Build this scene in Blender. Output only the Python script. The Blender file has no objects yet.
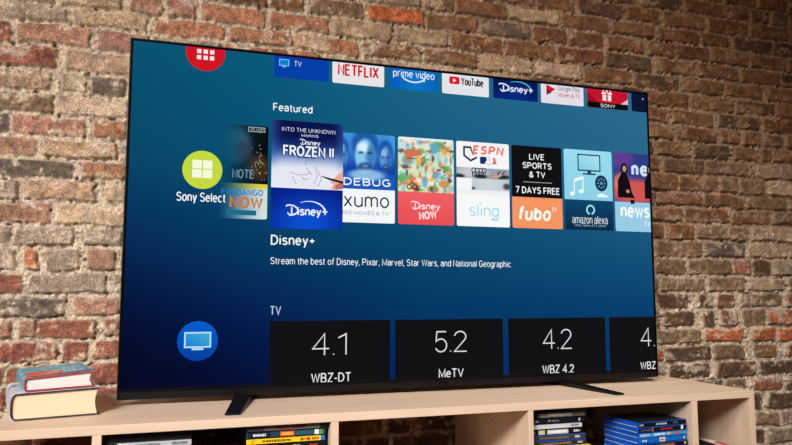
import bpy, bmesh, math, random
import numpy as np
from mathutils import Vector, Matrix

PI = math.pi
random.seed(7)
rng = np.random.default_rng(11)
SC = bpy.context.scene
COL = SC.collection

# ------------------------------------------------------------------ camera, light, exposure
cam_d = bpy.data.cameras.new('camera')
cam_d.sensor_fit = 'HORIZONTAL'
cam_d.sensor_width = 36.0
cam_d.lens = 707.8 / 792.0 * 36.0
cam_d.clip_start = 0.02
cam = bpy.data.objects.new('camera', cam_d)
COL.objects.link(cam)
cam.location = (0.0973, -1.9880, 0.2704)
cam.rotation_euler = (PI / 2 + 0.1011, 0.0, -0.3208)
SC.camera = cam

world = bpy.data.worlds.new('room_ambience')
SC.world = world
world.use_nodes = True
bg_n = world.node_tree.nodes['Background']
bg_n.inputs['Color'].default_value = (1.0, 0.70, 0.45, 1)
bg_n.inputs['Strength'].default_value = 0.04


def area_light(name, loc, target, size, power, color, spread=PI):
    d = bpy.data.lights.new(name, 'AREA')
    d.shape = 'RECTANGLE'
    d.size, d.size_y = size
    d.energy = power
    d.color = color
    d.spread = spread
    o = bpy.data.objects.new(name, d)
    COL.objects.link(o)
    o.location = loc
    o.rotation_euler = (Vector(target) - Vector(loc)).to_track_quat('-Z', 'Y').to_euler()
    return o


# neutral daylight from a window to the left behind the camera, an added unseen overhead fill for the console and lower right wall, a warm incandescent room lamp high up
area_light('window_light', (-1.55, -3.2, 2.05), (0.5, 0.1, -0.18), (0.9, 0.9), 24, (1.0, 0.985, 0.97), math.radians(56))
area_light('side_light', (-1.7, -1.6, 1.05), (-0.3, 0.28, 0.75), (0.6, 0.6), 22, (1.0, 0.92, 0.82))
area_light('overhead_fill', (0.8, -2.3, 2.5), (1.8, 0.1, 0.0), (0.5, 0.5), 8, (1.0, 0.96, 0.90), math.radians(52))
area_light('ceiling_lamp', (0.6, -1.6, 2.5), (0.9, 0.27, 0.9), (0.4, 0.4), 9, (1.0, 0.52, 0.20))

SC.view_settings.view_transform = 'Standard'
SC.view_settings.look = 'None'
SC.view_settings.gamma = 1.0
SC.view_settings.use_curve_mapping = False
SC.view_settings.exposure = 0.0


# ------------------------------------------------------------------ helpers
def lin(c):
    c = np.asarray(c, float) / 255.0
    return np.where(c <= 0.04045, c / 12.92, ((c + 0.055) / 1.055) ** 2.4)


def rgba(c):
    r = lin(c)
    return (float(r[0]), float(r[1]), float(r[2]), 1.0)


def pbsdf(name, color, rough=0.5, metal=0.0, spec=0.5):
    m = bpy.data.materials.new(name)
    m.use_nodes = True
    b = m.node_tree.nodes['Principled BSDF']
    b.inputs['Base Color'].default_value = rgba(color)
    b.inputs['Roughness'].default_value = rough
    b.inputs['Metallic'].default_value = metal
    b.inputs['Specular IOR Level'].default_value = spec
    return m


def nd(m, typ, **kw):
    n = m.node_tree.nodes.new(typ)
    for k, v in kw.items():
        setattr(n, k, v)
    return n


def lk(m, a, b):
    m.node_tree.links.new(a, b)


def bsdf(m):
    return m.node_tree.nodes['Principled BSDF']


def obj(name, mesh, mats, parent=None):
    o = bpy.data.objects.new(name, mesh)
    COL.objects.link(o)
    if not isinstance(mats, (list, tuple)):
        mats = [mats]
    if not mesh.materials:
        for m in mats:
            mesh.materials.append(m)
    if parent is not None:
        o.parent = parent
    return o


def thing(name, label, cat, loc=(0, 0, 0), rz=0.0, group=None):
    o = bpy.data.objects.new(name, None)
    o.empty_display_size = 0.05
    COL.objects.link(o)
    o.location = loc
    o.rotation_euler = (0, 0, rz)
    o['label'] = label
    o['category'] = cat
    if group:
        o['group'] = group
    return o


def bm_mesh(name, bm, smooth=False):
    me = bpy.data.meshes.new(name)
    bm.normal_update()
    bm.to_mesh(me)
    bm.free()
    if smooth:
        for p in me.polygons:
            p.use_smooth = True
    return me


def box_bm(bm, x0, x1, y0, y1, z0, z1, bevel=0.0, seg=2, mat=0):
    vs = [bm.verts.new((x, y, z)) for z in (z0, z1) for y in (y0, y1) for x in (x0, x1)]
    fs = []
    for idx in ((0, 2, 3, 1), (4, 5, 7, 6), (0, 1, 5, 4), (2, 6, 7, 3), (0, 4, 6, 2), (1, 3, 7, 5)):
        f = bm.faces.new([vs[i] for i in idx])
        f.material_index = mat
        fs.append(f)
    if bevel > 0:
        es = list({e for f in fs for e in f.edges})
        bmesh.ops.bevel(bm, geom=es, offset=bevel, segments=seg, profile=0.6, affect='EDGES')
    return bm


def box(name, x0, x1, y0, y1, z0, z1, mat, parent=None, bevel=0.0):
    bm = bmesh.new()
    box_bm(bm, x0, x1, y0, y1, z0, z1, bevel)
    return obj(name, bm_mesh(name, bm), mat, parent)


def extrude_profile(bm, pts, y0, y1, mat=0):
    """closed (x,z) profile swept along y"""
    a = [bm.verts.new((p[0], y0, p[1])) for p in pts]
    b = [bm.verts.new((p[0], y1, p[1])) for p in pts]
    n = len(pts)
    fs = [bm.faces.new(a), bm.faces.new(list(reversed(b)))]
    for i in range(n):
        fs.append(bm.faces.new((a[i], b[i], b[(i + 1) % n], a[(i + 1) % n])))
    for f in fs:
        f.material_index = mat
    bmesh.ops.recalc_face_normals(bm, faces=fs)


# ------------------------------------------------------------------ plain stroke lettering (cap height 1)
def A_(cx, cy, rx, ry, a0, a1, n=10):
    return [(cx + rx * math.cos(math.radians(a0 + (a1 - a0) * i / n)), cy + ry * math.sin(math.radians(a0 + (a1 - a0) * i / n))) for i in range(n + 1)]


def O_(cx, cy, rx, ry, n=20):
    return A_(cx, cy, rx, ry, 0, 360, n)


GLYPH = {
    'A': (.66, [[(0, 0), (.33, 1), (.66, 0)], [(.11, .33), (.55, .33)]]),
    'B': (.54, [[(0, 0), (0, 1), (.28, 1)] + A_(.28, .76, .22, .24, 90, -90) + [(0, .52)], [(.28, .52)] + A_(.28, .26, .26, .26, 90, -90) + [(0, 0)]]),
    'C': (.60, [A_(.32, .5, .32, .5, 42, 318, 18)]),
    'D': (.58, [[(0, 0), (0, 1), (.20, 1)] + A_(.20, .5, .38, .5, 90, -90, 14) + [(0, 0)]]),
    'E': (.48, [[(.48, 0), (0, 0), (0, 1), (.48, 1)], [(0, .53), (.42, .53)]]),
    'F': (.46, [[(0, 0), (0, 1), (.46, 1)], [(0, .50), (.40, .50)]]),
    'G': (.62, [A_(.32, .5, .32, .5, 48, 300, 16) + [(.60, .14), (.60, .46), (.36, .46)]]),
    'H': (.58, [[(0, 0), (0, 1)], [(.58, 0), (.58, 1)], [(0, .52), (.58, .52)]]),
    'I': (.07, [[(.035, 0), (.035, 1)]]),
    'J': (.44, [[(.44, 1), (.44, .26)] + A_(.22, .24, .22, .24, 0, -170)]),
    'K': (.54, [[(0, 0), (0, 1)], [(.52, 1), (0, .40)], [(.16, .58), (.54, 0)]]),
    'L': (.44, [[(0, 1), (0, 0), (.44, 0)]]),
    'M': (.74, [[(0, 0), (0, 1), (.37, .10), (.74, 1), (.74, 0)]]),
    'N': (.58, [[(0, 0), (0, 1), (.58, 0), (.58, 1)]]),
    'O': (.66, [O_(.33, .5, .33, .5)]),
    'P': (.54, [[(0, 0), (0, 1), (.28, 1)] + A_(.28, .73, .26, .27, 90, -90) + [(0, .46)]]),
    'Q': (.66, [O_(.33, .5, .33, .5), [(.40, .20), (.64, -.06)]]),
    'R': (.54, [[(0, 0), (0, 1), (.26, 1)] + A_(.26, .74, .26, .26, 90, -90) + [(0, .48)], [(.28, .48), (.54, 0)]]),
    'S': (.52, [A_(.26, .75, .25, .25, 25, 215, 10) + A_(.26, .26, .26, .26, 70, -155, 12)]),
    'T': (.58, [[(0, 1), (.58, 1)], [(.29, 1), (.29, 0)]]),
    'U': (.56, [[(0, 1), (0, .28)] + A_(.28, .28, .28, .28, 180, 360) + [(.56, 1)]]),
    'V': (.64, [[(0, 1), (.32, 0), (.64, 1)]]),
    'W': (.88, [[(0, 1), (.22, 0), (.44, .95), (.66, 0), (.88, 1)]]),
    'X': (.58, [[(0, 0), (.58, 1)], [(0, 1), (.58, 0)]]),
    'Y': (.60, [[(0, 1), (.30, .46), (.60, 1)], [(.30, .46), (.30, 0)]]),
    'Z': (.54, [[(0, 1), (.54, 1), (0, 0), (.54, 0)]]),
    'a': (.44, [A_(.22, .51, .22, .23, 160, 0, 8) + [(.44, 0)], [(.44, .43), (.22, .43)] + A_(.20, .215, .20, .215, 90, 270, 8) + [(.30, .02), (.44, .14)]]),
    'b': (.46, [[(0, 1), (0, 0)], O_(.23, .36, .23, .36)]),
    'c': (.42, [A_(.23, .36, .23, .36, 45, 315, 14)]),
    'd': (.46, [[(.46, 1), (.46, 0)], O_(.23, .36, .23, .36)]),
    'e': (.46, [[(.02, .39), (.46, .39)] + A_(.23, .37, .23, .35, 5, 180, 10) + A_(.23, .37, .23, .37, 180, 318, 8)]),
    'f': (.28, [[(.10, 0), (.10, .80)] + A_(.26, .80, .16, .20, 180, 80, 6), [(0, .70), (.28, .70)]]),
    'g': (.46, [O_(.23, .36, .23, .36), [(.46, .72), (.46, -.06)] + A_(.23, -.06, .23, .22, 0, -155, 8)]),
    'h': (.44, [[(0, 1), (0, 0)], A_(.22, .48, .22, .24, 180, 0) + [(.44, 0)]]),
    'i': (.06, [[(.03, 0), (.03, .72)], [(.03, .92), (.03, .99)]]),
    'j': (.08, [[(.08, .72), (.08, -.08)] + A_(-.06, -.08, .14, .18, 0, -80, 5), [(.08, .92), (.08, .99)]]),
    'k': (.42, [[(0, 0), (0, 1)], [(.40, .72), (0, .30)], [(.14, .44), (.42, 0)]]),
    'l': (.06, [[(.03, 0), (.03, 1)]]),
    'm': (.72, [[(0, 0), (0, .72)], A_(.18, .52, .18, .20, 180, 0) + [(.36, 0)], A_(.54, .52, .18, .20, 180, 0) + [(.72, 0)]]),
    'n': (.43, [[(0, 0), (0, .72)], A_(.215, .48, .215, .24, 180, 0) + [(.43, 0)]]),
    'o': (.48, [O_(.24, .36, .24, .36)]),
    'p': (.46, [[(0, .72), (0, -.27)], O_(.23, .36, .23, .36)]),
    'q': (.46, [[(.46, .72), (.46, -.27)], O_(.23, .36, .23, .36)]),
    'r': (.26, [[(0, 0), (0, .72)], A_(.20, .46, .20, .26, 180, 75, 6)]),
    's': (.40, [A_(.20, .535, .19, .185, 25, 215, 8) + A_(.20, .185, .20, .185, 70, -155, 10)]),
    't': (.26, [[(.11, .92), (.11, .18)] + A_(.25, .18, .14, .18, 180, 275, 6), [(0, .70), (.26, .70)]]),
    'u': (.43, [[(0, .72), (0, .24)] + A_(.215, .24, .215, .24, 180, 360) + [(.43, .72)], [(.43, .3), (.43, 0)]]),
    'v': (.44, [[(0, .72), (.22, 0), (.44, .72)]]),
    'w': (.66, [[(0, .72), (.165, 0), (.33, .68), (.495, 0), (.66, .72)]]),
    'x': (.42, [[(0, 0), (.42, .72)], [(0, .72), (.42, 0)]]),
    'y': (.44, [[(0, .72), (.23, .02)], [(.44, .72), (.20, -.10)] + A_(.07, -.12, .12, .13, 0, -85, 4)]),
    'z': (.40, [[(0, .72), (.40, .72), (0, 0), (.40, 0)]]),
    '0': (.52, [O_(.26, .5, .26, .5)]),
    '1': (.30, [[(0, .80), (.28, .98), (.28, 0)]]),
    '2': (.52, [A_(.26, .74, .25, .26, 170, -35, 12) + [(0, 0), (.54, 0)]]),
    '4': (.58, [[(.42, 0), (.42, 1), (0, .30), (.58, .30)]]),
    '5': (.50, [[(.48, 1), (.08, 1), (.04, .52)] + A_(.25, .32, .25, .32, 115, -155, 14)]),
    '7': (.52, [[(0, 1), (.52, 1), (.18, 0)]]),
    '.': (.0, [[(0, 0), (0, .05)]]),
    ',': (.06, [[(.06, .06), (0, -.14)]]),
    '-': (.26, [[(0, .40), (.26, .40)]]),
    '+': (.46, [[(0, .45), (.46, .45)], [(.23, .22), (.23, .68)]]),
    '&': (.62, [[(.62, 0), (.16, .62)] + A_(.28, .80, .16, .19, 205, -20, 12) + [(.06, .40)] + A_(.24, .25, .24, .25, 150, 350, 10) + [(.58, .44)]]),
    ' ': (.10, []),
}


class Sheet:
    """Coloured flat polygons (print on a spine, picture on a screen) collected into one mesh."""

    def __init__(self, mapper, clip=None):
        self.map, self.clip = mapper, clip
        self.v, self.c, self.f = [], [], []

    def poly(self, pts, cols, d=0.0):
        if len(cols) == 3 and not hasattr(cols[0], '__len__'):
            cols = [cols] * len(pts)
        P = [(p[0], p[1], c) for p, c in zip(pts, cols)]
        if self.clip:
            for ax, sg, lim in ((0, 1, self.clip[0]), (0, -1, self.clip[1]), (1, 1, self.clip[2]), (1, -1, self.clip[3])):
                Q = []
                for i in range(len(P)):
                    a, b = P[i], P[(i + 1) % len(P)]
                    da, db = sg * (a[ax] - lim), sg * (b[ax] - lim)
                    if da >= 0:
                        Q.append(a)
                    if (da >= 0) != (db >= 0):
                        t = da / (da - db)
                        Q.append((a[0] + t * (b[0] - a[0]), a[1] + t * (b[1] - a[1]),
                                  tuple(np.asarray(a[2], float) * (1 - t) + np.asarray(b[2], float) * t)))
                P = Q
                if len(P) < 3:
                    return
        i0 = len(self.v)
        for x, z, c in P:
            self.v.append(self.map(x, z, d))
            self.c.append(c)
        self.f.append(list(range(i0, i0 + len(P))))

    def grid(self, x0, x1, z0, z1, fn, nx=1, nz=1, r=0.0, top=True, bot=True, d=0.0):
        """rounded rectangle in strips; fn = colour or function(u, v) -> colour"""
        zs = list(np.linspace(z0, z1, nz + 1))
        if r > 0:
            arc = [r * (1 - math.cos(a)) for a in np.linspace(0, PI / 2, 6)]
            if bot:
                zs += [z0 + k for k in arc]
            if top:
                zs += [z1 - k for k in arc]
            zs = sorted(set(round(float(z), 6) for z in zs))

        def inset(z):
            k = 0.0
            for on, dz in ((bot, z - z0), (top, z1 - z)):
                if on and r > 0 and dz < r:
                    k = max(k, r - math.sqrt(max(r * r - (r - max(dz, 0)) ** 2, 0)))
            return k
        for a, b in zip(zs[:-1], zs[1:]):
            ia, ib = inset(a), inset(b)
            for k in range(nx):
                t0, t1 = k / nx, (k + 1) / nx
                pts = [(x0 + ia + (x1 - x0 - 2 * ia) * t0, a), (x0 + ia + (x1 - x0 - 2 * ia) * t1, a),
                       (x0 + ib + (x1 - x0 - 2 * ib) * t1, b), (x0 + ib + (x1 - x0 - 2 * ib) * t0, b)]
                if callable(fn):
                    cols = [tuple(fn((p[0] - x0) / (x1 - x0), (p[1] - z0) / (z1 - z0))) for p in pts]
                else:
                    cols = fn
                self.poly(pts, cols, d)

    def disc(self, cx, cz, rx, rz, col, n=28, d=0.0):
        self.poly([(cx + rx * math.cos(2 * PI * i / n), cz + rz * math.sin(2 * PI * i / n)) for i in range(n)], col, d)

    def line(self, pts, w, col, d=0.0, closed=False):
        """polyline with mitred joins"""
        P = [Vector((p[0], p[1])) for p in pts]
        P = [p for i, p in enumerate(P) if i == 0 or (p - P[i - 1]).length > 1e-7]
        if not closed and len(P) > 3 and (P[0] - P[-1]).length < 1e-6:
            closed = True
            P = P[:-1]
        n = len(P)
        if n < 2:
            return
        W = list(w) if hasattr(w, '__len__') else [w] * (n + 1)
        L, Rr = [], []
        for i in range(n):
            a = P[i - 1] if (i > 0 or closed) else None
            b = P[(i + 1) % n] if (i < n - 1 or closed) else None
            t0 = (P[i] - a).normalized() if a is not None else None
            t1 = (b - P[i]).normalized() if b is not None else None
            t0 = t0 or t1
            t1 = t1 or t0
            n0, n1 = Vector((-t0.y, t0.x)), Vector((-t1.y, t1.x))
            m = n0 + n1
            if m.length < 0.3:
                m, k = n0, 1.0
            else:
                m.normalize()
                k = min(1.0 / max(m.dot(n0), 0.2), 1.9)
            ww = W[min(i, len(W) - 1)] / 2
            L.append(P[i] + m * ww * k)
            Rr.append(P[i] - m * ww * k)
        for i in range(n if closed else n - 1):
            j = (i + 1) % n
            self.poly([Rr[i], Rr[j], L[j], L[i]], col, d)

    def arc(self, cx, cz, rx, rz, a0, a1, w, col, n=24, d=0.0):
        pts = [(cx + rx * math.cos(a0 + (a1 - a0) * i / n), cz + rz * math.sin(a0 + (a1 - a0) * i / n)) for i in range(n + 1)]
        self.line(pts, w, col, d)

    def text(self, s, x0, x1, z0, z1, col, w=0.13, shear=0.0, d=0.0, rot=0.0, gap=None):
        """lettering fitted into the given box; w = stroke width in cap heights"""
        gap = (0.13 + w * 0.65) if gap is None else gap
        st, q = [], 0.0
        for ch in s:
            adv, strokes = GLYPH[ch]
            st += [[(q + x + shear * z, z) for x, z in k] for k in strokes]
            q += adv + gap
        xs_ = [p[0] for k in st for p in k]
        zs_ = [p[1] for k in st for p in k]
        mnx, mxx, mnz, mxz = min(xs_), max(xs_), min(zs_), max(zs_)
        hw = w / 2 * (z1 - z0) / (mxz - mnz + w)
        fx = (x1 - x0 - 2 * hw) / (mxx - mnx)
        fz = (z1 - z0 - 2 * hw) / max(mxz - mnz, 1e-6)
        cx, cz = (x0 + x1) / 2, (z0 + z1) / 2
        for k in st:
            P = [(x0 + hw + (x - mnx) * fx, z0 + hw + (z - mnz) * fz) for x, z in k]
            if rot:
                P = [(cx + (x - cx) * math.cos(rot) - (z - cz) * math.sin(rot), cz + (x - cx) * math.sin(rot) + (z - cz) * math.cos(rot)) for x, z in P]
            self.line(P, 2 * hw, col, d)

    def mesh(self, name):
        me = bpy.data.meshes.new(name)
        me.from_pydata(self.v, [], self.f)
        at = me.color_attributes.new('Tint', 'FLOAT_COLOR', 'POINT')
        a = np.ones((len(self.v), 4))
        a[:, :3] = lin(np.array(self.c, float).reshape(-1, 3))
        at.data.foreach_set('color', a.ravel())
        return me


def tint_material(name, emit, rough):
    m = pbsdf(name, (0, 0, 0), rough)
    at = nd(m, 'ShaderNodeVertexColor', layer_name='Tint')
    if emit:
        lk(m, at.outputs['Color'], bsdf(m).inputs['Emission Color'])
        bsdf(m).inputs['Emission Strength'].default_value = 1.0
    else:
        lk(m, at.outputs['Color'], bsdf(m).inputs['Base Color'])
    return m


M_SCREEN = tint_material('lit_display', True, 0.12)
bsdf(M_SCREEN).inputs['Specular IOR Level'].default_value = 0.35
M_PRINT = tint_material('printed_paper', False, 0.35)
M_BLACK = pbsdf('black_gloss_plastic', (5, 5, 6), 0.2, 0, 0.25)
M_MATT = pbsdf('black_matt_plastic', (18, 18, 19), 0.55)
M_CHIN = pbsdf('dark_grey_metal', (11, 11, 13), 0.3, 0, 0.3)
M_EDGE = pbsdf('brushed_edge_metal', (84, 82, 80), 0.3, 0.8)
M_FOOT = pbsdf('black_foot_metal', (16, 17, 20), 0.35, 0.4)


def wood(name, base, dark, axis):
    m = pbsdf(name, base, 0.48, 0, 0.35)
    tc = nd(m, 'ShaderNodeTexCoord')
    mp = nd(m, 'ShaderNodeMapping')
    s = [26.0, 26.0, 26.0]
    s[axis] = 1.6
    mp.inputs['Scale'].default_value = s
    lk(m, tc.outputs['Object'], mp.inputs['Vector'])
    n = nd(m, 'ShaderNodeTexNoise')
    n.inputs['Scale'].default_value = 1.6
    n.inputs['Detail'].default_value = 6
    n.inputs['Roughness'].default_value = 0.6
    lk(m, mp.outputs['Vector'], n.inputs['Vector'])
    mp2 = nd(m, 'ShaderNodeMapping')
    s2 = [4.0, 4.0, 4.0]
    s2[axis] = 0.5
    mp2.inputs['Scale'].default_value = s2
    lk(m, tc.outputs['Object'], mp2.inputs['Vector'])
    n2 = nd(m, 'ShaderNodeTexNoise')
    n2.inputs['Scale'].default_value = 2.0
    lk(m, mp2.outputs['Vector'], n2.inputs['Vector'])
    ad = nd(m, 'ShaderNodeMath', operation='ADD')
    lk(m, n.outputs['Fac'], ad.inputs[0])
    lk(m, n2.outputs['Fac'], ad.inputs[1])
    rp = nd(m, 'ShaderNodeValToRGB')
    rp.color_ramp.elements[0].position = 0.36
    rp.color_ramp.elements[0].color = rgba(dark)
    rp.color_ramp.elements[1].position = 0.62
    rp.color_ramp.elements[1].color = rgba(base)
    hf = nd(m, 'ShaderNodeMath', operation='MULTIPLY')
    hf.inputs[1].default_value = 0.5
    lk(m, ad.outputs[0], hf.inputs[0])
    lk(m, hf.outputs[0], rp.inputs['Fac'])
    lk(m, rp.outputs['Color'], bsdf(m).inputs['Base Color'])
    bp = nd(m, 'ShaderNodeBump')
    bp.inputs['Strength'].default_value = 0.08
    bp.inputs['Distance'].default_value = 0.002
    lk(m, n.outputs['Fac'], bp.inputs['Height'])
    lk(m, bp.outputs['Normal'], bsdf(m).inputs['Normal'])
    return m


# ------------------------------------------------------------------ the brick wall
YW = 0.277          # mean brick face
# bed joint heights at the two ends (XL, XR) of the wall, then each course: left end, right end, kind of brick
ZL = [1.871, 1.8043, 1.7377, 1.671, 1.6044, 1.5377, 1.4711, 1.4045, 1.3378, 1.2712, 1.2045, 1.1379, 1.0801, 1.0068, 0.9365, 0.8659, 0.7993, 0.7332, 0.6712, 0.6078, 0.5398, 0.4721, 0.4077, 0.3349, 0.2684, 0.2022, 0.1421, 0.0738, 0.0059, -0.0617, -0.1283, -0.195, -0.2616, -0.3283, -0.3949, -0.4615, -0.5282, -0.5948]
ZR = [1.877, 1.8104, 1.7438, 1.6772, 1.6106, 1.5402, 1.4774, 1.4132, 1.3451, 1.2795, 1.2125, 1.1446, 1.0771, 1.01, 0.9432, 0.8768, 0.8108, 0.7451, 0.6737, 0.6128, 0.5502, 0.4819, 0.414, 0.3426, 0.2771, 0.2127, 0.1425, 0.0765, 0.0121, -0.0543, -0.1153, -0.1874, -0.2553, -0.3227, -0.3874, -0.454, -0.5206, -0.5872]
XL, XR = -0.189, 2.221
COURSES = {
    -6: '2.297,2.461,n 2.474,2.628,n 2.641,2.876,k',
    -5: '1.687,1.858,n 1.877,2.075,k 2.093,2.309,n 2.314,2.422,m 2.434,2.525,k 2.538,2.63,y 2.648,2.871,n',
    -4: '1.255,1.392,n 1.404,1.575,n 1.591,1.785,k 1.808,1.965,m 1.986,2.185,n 2.202,2.413,m 2.42,2.626,n 2.638,2.865,n',
    -3: '0.958,1.071,y 1.079,1.285,n 1.294,1.506,t 1.519,1.72,n 1.741,1.94,n 1.952,2.153,m 2.166,2.316,m 2.337,2.537,k 2.545,2.86,k',
    -2: '0.254,0.399,m 0.409,0.529,n 0.538,0.734,y 0.748,0.958,o 0.966,1.164,n 1.18,1.38,d 1.39,1.539,m 1.552,1.703,m 1.716,1.883,m 1.908,2.035,m 2.044,2.2,m 2.21,2.409,n 2.417,2.609,n 2.617,2.854,n',
    -1: '-0.403,-0.224,g -0.216,-0.045,t -0.027,0.07,p 0.079,0.178,p 0.193,0.401,s 0.413,0.613,s 0.632,0.835,t 0.85,1.053,t 1.063,1.268,m 1.283,1.481,n 1.496,1.696,m 1.705,1.918,k 1.93,2.129,m 2.146,2.35,m 2.364,2.568,n 2.585,2.791,k',
    0: '-0.4,-0.194,g -0.178,0.033,t 0.054,0.267,s 0.286,0.49,s 0.5,0.716,s 0.729,0.944,n 0.954,1.158,n 1.174,1.386,t 1.398,1.596,t 1.609,1.821,m 1.835,2.049,k 2.068,2.267,n 2.279,2.477,n 2.499,2.729,n',
    1: '-0.409,-0.346,r -0.329,-0.124,p -0.105,0.044,p 1.888,2.094,m 2.106,2.323,n 2.334,2.535,m 2.55,2.781,n',
    2: '-0.418,-0.213,r -0.191,0.003,t 1.885,1.989,m 2.011,2.217,n 2.235,2.446,k 2.463,2.832,m',
    3: '-0.415,-0.228,t -0.204,-0.133,g -0.122,-0.021,d 1.896,2.01,n 2.029,2.221,m 2.244,2.344,n 2.357,2.453,n 2.472,2.574,n 2.587,2.827,n',
    4: '-0.411,-0.22,y -0.21,-0.015,b 1.88,1.908,k 1.931,2.087,n 2.101,2.282,k 2.312,2.423,n 2.444,2.505,n 2.518,2.822,n',
    5: '-0.458,-0.336,d -0.328,-0.126,p -0.108,-0.013,s 1.877,1.942,n 1.961,2.153,k 2.162,2.379,y 2.413,2.816,t',
    6: '-0.404,-0.26,p -0.244,-0.039,t 1.874,2.02,n 2.029,2.217,n 2.23,2.321,y 2.331,2.466,y 2.477,2.81,t',
    7: '-0.401,-0.157,d -0.136,-0.014,s 1.931,2.137,m 2.147,2.347,n 2.363,2.573,y 2.584,2.805,y',
    8: '-0.397,-0.301,g -0.288,-0.092,t -0.07,-0.012,b 1.868,2.04,n 2.052,2.258,m 2.278,2.473,n 2.494,2.8,y',
    9: '-0.394,-0.21,p -0.201,-0.012,b 1.866,1.949,n 1.972,2.096,m 2.106,2.35,y 2.375,2.795,t',
    10: '-0.39,-0.31,g -0.302,-0.15,g -0.123,-0.015,g 1.913,2.129,y 2.141,2.34,d 2.358,2.559,t 2.57,2.789,y',
    11: '-0.387,-0.296,g -0.275,-0.237,o -0.218,-0.133,g -0.112,-0.032,p 1.896,2.041,y 2.053,2.265,y 2.268,2.367,r 2.372,2.465,k 2.478,2.783,g',
    12: '-0.383,-0.277,r -0.264,-0.049,g -0.046,-0.01,g 1.857,1.914,y 1.926,2.134,y 2.148,2.335,y 2.349,2.539,t 2.555,2.778,y',
    13: '-0.38,-0.159,d -0.138,-0.016,p 1.904,2.053,k 2.096,2.172,k 2.188,2.279,n 2.302,2.524,y 2.537,2.773,r',
    14: '-0.376,-0.296,p -0.281,-0.238,p -0.233,-0.079,r -0.057,-0.016,r 1.851,1.915,y 1.933,2.072,k 2.112,2.172,k 2.199,2.283,n 2.308,2.428,y 2.439,2.767,o',
    15: '-0.373,-0.18,r -0.167,-0.096,r -0.082,-0.014,r 1.894,2.104,y 2.123,2.306,o 2.352,2.472,o 2.488,2.761,o',
    16: '-0.369,-0.315,r -0.309,-0.101,r -0.09,0.077,r 1.845,1.923,o 1.936,2.147,k 2.156,2.305,y 2.36,2.483,n 2.53,2.756,r',
    17: '-0.414,-0.302,r -0.294,-0.164,p -0.153,0.024,r 1.942,2.14,k 2.173,2.366,k 2.386,2.751,k',
    18: '2.213,2.312,y 2.345,2.498,r 2.516,2.746,k',
    19: '2.258,2.391,k 2.416,2.74,k',
    20: '2.353,2.468,y 2.485,2.734,g',
    21: '2.289,2.394,k 2.409,2.729,g',
}

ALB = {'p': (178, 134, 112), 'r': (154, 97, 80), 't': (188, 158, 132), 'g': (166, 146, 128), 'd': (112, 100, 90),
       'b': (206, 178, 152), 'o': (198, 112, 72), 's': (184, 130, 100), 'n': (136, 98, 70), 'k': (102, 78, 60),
       'm': (130, 89, 62), 'y': (138, 112, 86)}  # brown kinds n, m, k, y also hold some painted-in warm light
MORTAR = (212, 193, 170)


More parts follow.
